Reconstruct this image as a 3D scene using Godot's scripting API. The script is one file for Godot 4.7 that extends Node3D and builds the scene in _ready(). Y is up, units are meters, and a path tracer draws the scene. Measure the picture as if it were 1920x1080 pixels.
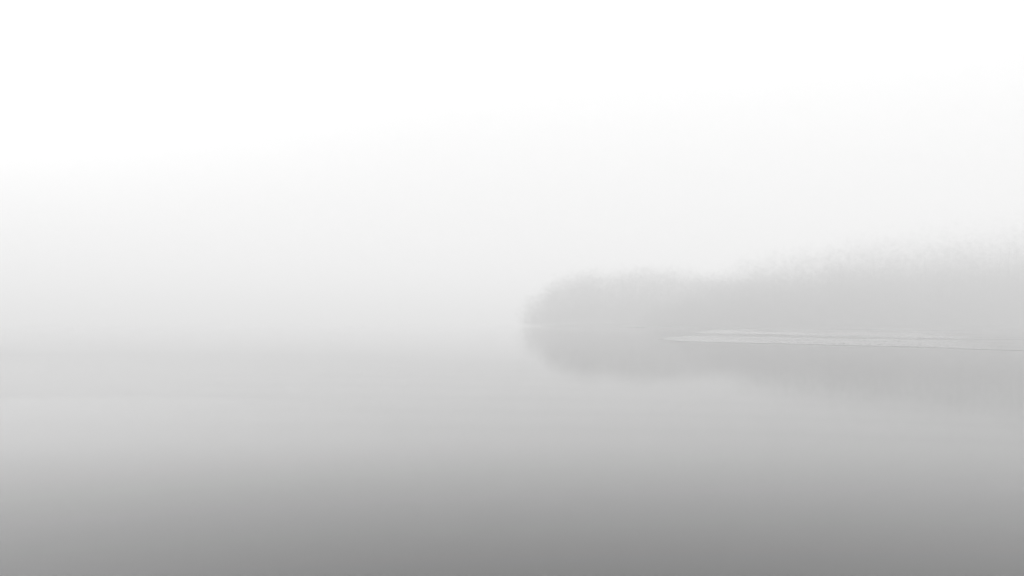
extends Node3D
# A still lake in thick fog: a wooded point and a wooded shore fade into the haze and mirror in the water.

const EYE := 1.4
const REACH := 0.739                               # metres per unit of plan depth in the tables below
var rng := RandomNumberGenerator.new()


func grey(v: float) -> Color:                       # a neutral base colour given as a linear value
	return Color(v, v, v).linear_to_srgb()


func tag(o: Node3D, label: String, category: String, kind := "", group := "") -> void:
	o.set_meta("label", label)
	if category != "":
		o.set_meta("category", category)
	if kind != "":
		o.set_meta("kind", kind)
	if group != "":
		o.set_meta("group", group)


func commit(called: String, st: SurfaceTool, m: Material, parent: Node = self) -> MeshInstance3D:
	var o := MeshInstance3D.new()
	o.name = called
	o.mesh = st.commit()
	o.material_override = m
	parent.add_child(o, true)
	return o


func _ready() -> void:
	rng.seed = 4711
	# ---- camera
	var cam := Camera3D.new()
	cam.name = "camera"
	cam.fov = 35.24
	cam.near = 0.1
	cam.far = 8000.0
	cam.position = Vector3(0, EYE, 0)
	cam.rotation_degrees = Vector3(2.156, 0, 0)
	add_child(cam)
	# ---- sky: thick overcast, brightest overhead and towards the hidden sun at the left
	var sm := ProceduralSkyMaterial.new()
	sm.sky_horizon_color = grey(0.222)
	sm.sky_top_color = grey(0.89)
	sm.sky_curve = 1.5
	sm.ground_horizon_color = grey(0.222)
	sm.ground_bottom_color = grey(0.03)
	sm.sun_angle_max = 70.0
	sm.sun_curve = 0.3
	var sky := Sky.new()
	sky.sky_material = sm
	var e := Environment.new()
	e.background_mode = Environment.BG_SKY
	e.sky = sky
	e.tonemap_mode = Environment.TONE_MAPPER_LINEAR
	e.tonemap_exposure = 3.72
	e.sdfgi_enabled = true
	e.ssao_enabled = true
	e.ssil_enabled = true
	e.fog_enabled = true
	e.fog_density = 0.0054
	e.fog_light_color = Color(1, 1, 1)
	e.volumetric_fog_enabled = true
	e.volumetric_fog_density = 0.0                  # outside the low patch of mist the air is the fog above
	var we := WorldEnvironment.new()
	we.name = "environment"
	we.environment = e
	add_child(we)
	# ---- the sun behind the overcast: ahead and to the left
	var sun := DirectionalLight3D.new()
	sun.name = "sun"
	sun.light_color = Color(1, 1, 1)
	sun.light_energy = 0.5
	sun.light_angular_distance = 20.0
	sun.shadow_enabled = true
	sun.rotation_degrees = Vector3(-38, 180 + 40, 0)
	add_child(sun)

	lake()
	land()
	ruffled_lanes()
	mist_bank()


# ---------------------------------------------------------------- water
func ripple_map(freq: float, seed_: int, strength: float) -> NoiseTexture2D:
	var n := FastNoiseLite.new()
	n.seed = seed_
	n.noise_type = FastNoiseLite.TYPE_SIMPLEX_SMOOTH
	n.frequency = freq
	n.fractal_octaves = 4
	var t := NoiseTexture2D.new()
	t.width = 512
	t.height = 512
	t.seamless = true
	t.as_normal_map = true
	t.bump_strength = strength
	t.noise = n
	return t


func water_material(rough: float, scale_: float, strength: float, seed_: int) -> StandardMaterial3D:
	var m := StandardMaterial3D.new()
	m.albedo_color = grey(0.003)
	m.roughness = rough
	m.metallic_specular = 0.36                      # F0 of water, 0.02
	m.normal_enabled = true
	m.normal_texture = ripple_map(0.02, seed_, 4.0)
	m.normal_scale = strength
	m.uv1_triplanar = true
	m.uv1_world_triplanar = true
	m.uv1_scale = Vector3.ONE * scale_
	return m


func lake() -> void:
	# one sheet to the horizon, finer near the camera
	var st := SurfaceTool.new()
	st.begin(Mesh.PRIMITIVE_TRIANGLES)
	var xs: Array[float] = [-2600.0, -600.0, -120.0, -30.0, -8.0, 8.0, 30.0, 120.0, 600.0, 2600.0]
	var zs: Array[float] = [-3400.0, -1200.0, -450.0, -120.0, -45.0, -18.0, -6.0, 20.0, 300.0]
	for j in zs.size():
		for i in xs.size():
			st.add_vertex(Vector3(xs[i], 0, zs[j]))
	for j in zs.size() - 1:
		for i in xs.size() - 1:
			var a := j * xs.size() + i
			for k in [a, a + 1, a + xs.size() + 1, a, a + xs.size() + 1, a + xs.size()]:
				st.add_index(k)
	st.generate_normals()
	var m := water_material(0.03, 0.35, 0.004, 5)
	var o := commit("lake_water", st, m)
	tag(o, "still grey lake water mirroring the fog and the wooded shore", "lake", "structure")


# ---------------------------------------------------------------- land and woods
func point_rise(x: float, z: float) -> float:       # the low point whose tip is in the middle of the picture
	var u := (x - 44.0) / 41.0
	var w := (z + 420.0) / 29.0
	return 1.6 * (1.0 - u * u - w * w) if x < 44.0 else 1.6 * (1.0 - w * w)


func shore_rise(x: float, z: float) -> float:       # the nearer shore, climbing to the right
	var front := -328.0 - 8.0 * sin(x * 0.035) - 0.15 * maxf(x - 60.0, 0.0) - 18.0 * exp(-maxf(x - 40.0, 0.0) / 12.0)
	var in_ := front - z
	return minf(in_ * 0.18, 0.8 + smoothstep(45.0, 150.0, x) * 3.5) * smoothstep(34.0, 60.0, x) - 0.02


func terrain(called: String, rise: Callable, lo: Vector2, hi: Vector2, step: float, m: Material) -> MeshInstance3D:
	var n := FastNoiseLite.new()
	n.seed = 3
	n.frequency = 0.12
	var st := SurfaceTool.new()
	st.begin(Mesh.PRIMITIVE_TRIANGLES)
	var nx := int((hi.x - lo.x) / step)
	var nz := int((hi.y - lo.y) / step)
	for j in nz + 1:
		for i in nx + 1:
			var x := lo.x + i * step
			var z := lo.y + j * step
			var y: float = rise.call(x, z)
			st.add_vertex(Vector3(x, clampf(y + 0.25 * n.get_noise_2d(x, z), -0.8, 40.0), z * REACH))
	for j in nz:
		for i in nx:
			var a := j * (nx + 1) + i
			for k in [a, a + 1, a + nx + 2, a, a + nx + 2, a + nx + 1]:
				st.add_index(k)
	st.generate_normals()
	return commit(called, st, m)


func sprig() -> ArrayMesh:                          # a spray of leaves, about a metre across
	var st := SurfaceTool.new()
	st.begin(Mesh.PRIMITIVE_TRIANGLES)
	var r := RandomNumberGenerator.new()
	r.seed = 9
	for k in 16:
		var dir := Vector3(r.randfn(), r.randfn(), r.randfn()).normalized()
		var side := dir.cross(Vector3(r.randfn(), r.randfn(), r.randfn())).normalized()
		var up := dir.cross(side)
		var c := dir * r.randf_range(0.05, 0.95)
		var tip := c + dir * 0.42
		var l := c + dir * 0.16 + side * 0.0075 + up * 0.03
		var q := c + dir * 0.16 - side * 0.0075 + up * 0.03
		for v in [c, l, tip, c, tip, q]:
			st.add_vertex(v)
	st.generate_normals()
	return st.commit()


func tube(st: SurfaceTool, a: Vector3, b: Vector3, ra: float, rb: float, sides := 5) -> void:
	var d := (b - a).normalized()
	var u := d.cross(Vector3(0.31, 0.2, 0.93)).normalized()
	var v := d.cross(u)
	for s in sides:
		var p := TAU * s / sides
		var q := TAU * (s + 1) / sides
		var e0 := u * cos(p) + v * sin(p)
		var e1 := u * cos(q) + v * sin(q)
		for w in [a + e0 * ra, b + e0 * rb, b + e1 * rb, a + e0 * ra, b + e1 * rb, a + e1 * ra]:
			st.add_vertex(w)


func wood(called: String, label: String, trees: Array, thinning: float, leafy: float, leaf_mesh: Mesh, leaf: Material, bark: Material) -> void:
	# bare, twiggy trees: dense undergrowth below, crowns that thin out upwards
	var root := Node3D.new()
	root.name = called
	add_child(root, true)
	tag(root, label, "wood", "stuff")
	var st := SurfaceTool.new()
	st.begin(Mesh.PRIMITIVE_TRIANGLES)
	var put: Array[Transform3D] = []
	for t in trees:
		var foot: Vector3 = t[0]
		var h: float = t[1]
		var wide: float = t[2]
		var n: int = t[3]
		var lean := Vector3(rng.randfn(0, 0.05), 1, rng.randfn(0, 0.05)) * h
		tube(st, foot - Vector3(0, 0.5, 0), foot + lean * rng.randf_range(0.15, 0.8), 0.0035 * h, 0.0004 * h, 4)
		for k in 8:
			var f := rng.randf_range(0.08, 0.45)
			var a := rng.randf() * TAU
			var reach := wide * rng.randf_range(0.3, 1.0) * sqrt(maxf(0.05, 1.0 - f * f))
			var from := foot + lean * f * 0.85
			var to := from + Vector3(cos(a) * reach, h * 0.12, sin(a) * reach)
			tube(st, from, to, 0.0018 * h, 0.0004 * h, 3)
		for i in n:
			var f := -log(1.0 - rng.randf() * (1.0 - exp(-thinning))) / thinning
			var s := wide * 0.75 * sqrt(maxf(0.35, 1.0 - f * f))
			var p := foot + lean * f + Vector3(rng.randfn(0, s), rng.randfn(0, 1.5), rng.randfn(0, s))
			if p.y < 0.05:
				continue
			var turn := Basis.from_euler(Vector3(rng.randf() * TAU, rng.randf() * TAU, rng.randf() * TAU))
			put.append(Transform3D(turn.scaled(Vector3.ONE * leafy * rng.randf_range(0.54, 0.94)), p))
	st.generate_normals()
	var trunks := commit("trunks", st, bark, root)
	trunks.set_meta("kind", "stuff")
	var mm := MultiMesh.new()
	mm.transform_format = MultiMesh.TRANSFORM_3D
	mm.mesh = leaf_mesh
	mm.instance_count = put.size()
	for i in put.size():
		mm.set_instance_transform(i, put[i])
	var mi := MultiMeshInstance3D.new()
	mi.name = "foliage"
	mi.multimesh = mm
	mi.material_override = leaf
	mi.set_meta("kind", "stuff")
	root.add_child(mi)
	print(called, " trees ", trees.size(), " sprigs ", put.size())


func land() -> void:
	var earth := StandardMaterial3D.new()
	earth.albedo_color = grey(0.035)
	earth.roughness = 0.95
	earth.metallic_specular = 0.1
	var leaf := StandardMaterial3D.new()
	leaf.albedo_color = grey(0.06)
	leaf.roughness = 0.8
	leaf.metallic_specular = 0.2
	leaf.cull_mode = BaseMaterial3D.CULL_DISABLED
	leaf.backlight_enabled = true
	leaf.backlight = Color(0.3, 0.3, 0.3)
	var bark := StandardMaterial3D.new()
	bark.albedo_color = grey(0.05)
	bark.roughness = 0.9
	var sp := sprig()
	var o := terrain("point_ground", func(x: float, z: float) -> float: return point_rise(x, z) - 0.5, Vector2(0, -452), Vector2(120, -386), 2.0, earth)
	tag(o, "low bank of the farther wooded point ending in the middle of the lake", "lake shore", "structure")
	o = terrain("shore_ground", shore_rise, Vector2(30, -520), Vector2(330, -310), 4.0, earth)
	tag(o, "low bank of the nearer shore rising into the fog at the right", "lake shore", "structure")

	# trees of the point: low and overhanging at its tip, taller behind
	var trees := []
	for k in 20000:
		if trees.size() >= 520:
			break
		var x := rng.randf_range(3.0, 90.0)
		var z := rng.randf_range(-448.0, -392.0)
		var y := point_rise(x, z)
		if y < 0.05:
			continue
		y = maxf(y - 0.5, -0.3)                     # the outermost stand in the shallows
		var h := 19.0 * sqrt(clampf(1.0 - pow(maxf(0.0, 34.0 - x) / 33.5, 2.0), 0.10, 1.0)) * rng.randf_range(0.7, 1.0)
		h *= lerpf(1.0, 0.75, smoothstep(55.0, 80.0, x))
		trees.append([Vector3(x, y, z * REACH), h, 1.8 + h * 0.15, int(246.0 * smoothstep(-4.0, 16.0, x))])
	wood("wood", "pale rounded mass of fogged trees on the farther point", trees, 1.0, 0.92, sp, leaf, bark)

	# trees of the nearer shore, tall and sparse over a dense fringe along the water
	trees = []
	for k in 20000:
		if trees.size() >= 2300:
			break
		var x := 40.0 + 200.0 * pow(rng.randf(), 1.1)
		var z := rng.randf_range(-460.0, -326.0)
		var y := shore_rise(x, z)
		if y < 0.1:
			continue
		var h := (lerpf(5.0, 23.5, smoothstep(38.0, 86.0, x)) + 8.0 * smoothstep(85.0, 150.0, x)) * rng.randf_range(0.5, 1.0)
		trees.append([Vector3(x, y, z * REACH), h, 1.2 + h * 0.22, 304])
	for k in 20000:
		if trees.size() >= 2800:
			break
		var x := 42.0 + 120.0 * rng.randf()
		var z := rng.randf_range(-370.0, -326.0)
		var y := shore_rise(x, z)
		if y < 0.05 or y > 3.0:
			continue
		trees.append([Vector3(x, y, z * REACH), lerpf(2.5, 7.0, smoothstep(42.0, 60.0, x)) * rng.randf_range(0.6, 1.1), 2.2, 228])
	wood("wood", "darker fogged trees of the nearer shore climbing towards the right", trees, 3.6, 0.95, sp, leaf, bark)


# ---------------------------------------------------------------- water ruffled by a breath of wind
func lane(called: String, label: String, far_edge: Array, near_edge: Array, m: Material, steps: int, rows: int, wave: float, often: float) -> void:
	# small waves between two polylines of (x, distance); they die out towards the lane's edges and ends
	var n := FastNoiseLite.new()
	n.seed = 40 + steps + rows
	n.noise_type = FastNoiseLite.TYPE_SIMPLEX_SMOOTH
	n.frequency = often
	n.fractal_octaves = 2
	var gust := FastNoiseLite.new()
	gust.seed = 77
	gust.frequency = 0.05
	var st := SurfaceTool.new()
	st.begin(Mesh.PRIMITIVE_TRIANGLES)
	for i in steps + 1:
		var t := float(i) / steps
		var a := along(far_edge, t)
		var b := along(near_edge, t)
		for r in rows + 1:
			var s := float(r) / rows
			var p := a.lerp(b, s)
			var calm := smoothstep(0.0, 0.16, s) * smoothstep(0.0, 0.10, 1.0 - s) * smoothstep(0.0, 0.05, t) * smoothstep(1.0, 0.55, t)
			var high := wave * calm * clampf(0.95 + 0.5 * gust.get_noise_2d(p.x, p.y * 0.4) + 0.8 * gust.get_noise_2d(t * 50.0, 200.0 + s * 90.0), 0.0, 1.5)
			st.add_vertex(Vector3(p.x, 0.004 + high * (0.35 + n.get_noise_2d(p.x, p.y * REACH)), -p.y * REACH))
	for i in steps:
		for r in rows:
			var q := i * (rows + 1) + r
			for v in [q, q + rows + 1, q + 1, q + 1, q + rows + 1, q + rows + 2]:
				st.add_index(v)
	st.generate_normals()
	var o := commit(called, st, m)
	tag(o, label, "ruffled water", "structure", "pale streaks on the water below the shore")


func along(line: Array, t: float) -> Vector2:
	var f := t * (line.size() - 1)
	var k := mini(int(f), line.size() - 2)
	return (line[k] as Vector2).lerp(line[k + 1], f - k)


func ruffled_lanes() -> void:
	var m := water_material(0.03, 0.35, 0.004, 5)
	lane("ruffled_water", "broad pale streak of wind ruffled water, lowest of the three streaks", [Vector2(12.8, 107), Vector2(18.5, 129), Vector2(23.7, 124), Vector2(26.0, 115), Vector2(29.9, 107), Vector2(32.4, 101), Vector2(33.6, 92), Vector2(35.6, 87), Vector2(37.2, 79)], [Vector2(12.0, 101), Vector2(12.1, 89), Vector2(15.6, 82), Vector2(18.2, 78), Vector2(20.4, 73), Vector2(22.5, 70), Vector2(23.9, 63), Vector2(24.8, 61), Vector2(26.8, 56)], m, 1100, 380, 0.016, 2.0)
	lane("ruffled_water", "pale streak of ruffled water between the broad streak and the hairline streak", [Vector2(25.1, 169), Vector2(36.2, 222), Vector2(49.0, 268), Vector2(62.1, 280), Vector2(54.2, 208), Vector2(56.8, 189), Vector2(58.9, 169), Vector2(56.6, 146), Vector2(52.0, 104)], [Vector2(22.7, 153), Vector2(24.2, 146), Vector2(26.8, 140), Vector2(29.1, 129), Vector2(32.0, 115), Vector2(34.5, 107), Vector2(36.3, 101), Vector2(38.2, 98), Vector2(50.0, 101)], m, 800, 440, 0.048, 0.9)
	lane("ruffled_water", "thin hairline streak of pale ruffled water closest to the wooded shore", [Vector2(58.2, 258), Vector2(70.0, 268), Vector2(77.3, 258), Vector2(80.0, 230), Vector2(82.1, 215)], [Vector2(53.9, 239), Vector2(60.0, 230), Vector2(64.4, 215), Vector2(67.9, 195), Vector2(77.0, 201)], m, 500, 160, 0.048, 0.9)


# ---------------------------------------------------------------- mist lying on the water
func mist_bank() -> void:
	# a flat heap of thin mist left of the camera's axis, thinning out away from the near water
	var root := Node3D.new()
	root.name = "mist_bank"
	add_child(root)
	tag(root, "thin mist lying on the open water at the lower left", "mist", "stuff")
	for k in 9:
		var near := 3.4 + 0.12 * k
		var far := 12.5 * pow(1.18, k)
		var f := FogVolume.new()
		f.name = "mist"
		f.shape = RenderingServer.FOG_VOLUME_SHAPE_CONE
		f.size = Vector3(29.0 + 2.0 * k, 0.3, far - near)
		f.position = Vector3(-5.5 - 0.22 * k * k, 0.14, -0.5 * (far + near))
		var m := FogMaterial.new()
		m.density = lerpf(0.088, 0.028, k / 7.0)
		if k == 8:                                  # the thickest puff, close to the lower left corner
			f.size = Vector3(14, 0.3, 15)
			f.position = Vector3(-8, 0.14, -10.6)
			m.density = 0.14
		m.albedo = Color(0.99, 0.99, 0.99)
		f.material = m
		f.set_meta("kind", "stuff")
		root.add_child(f, true)
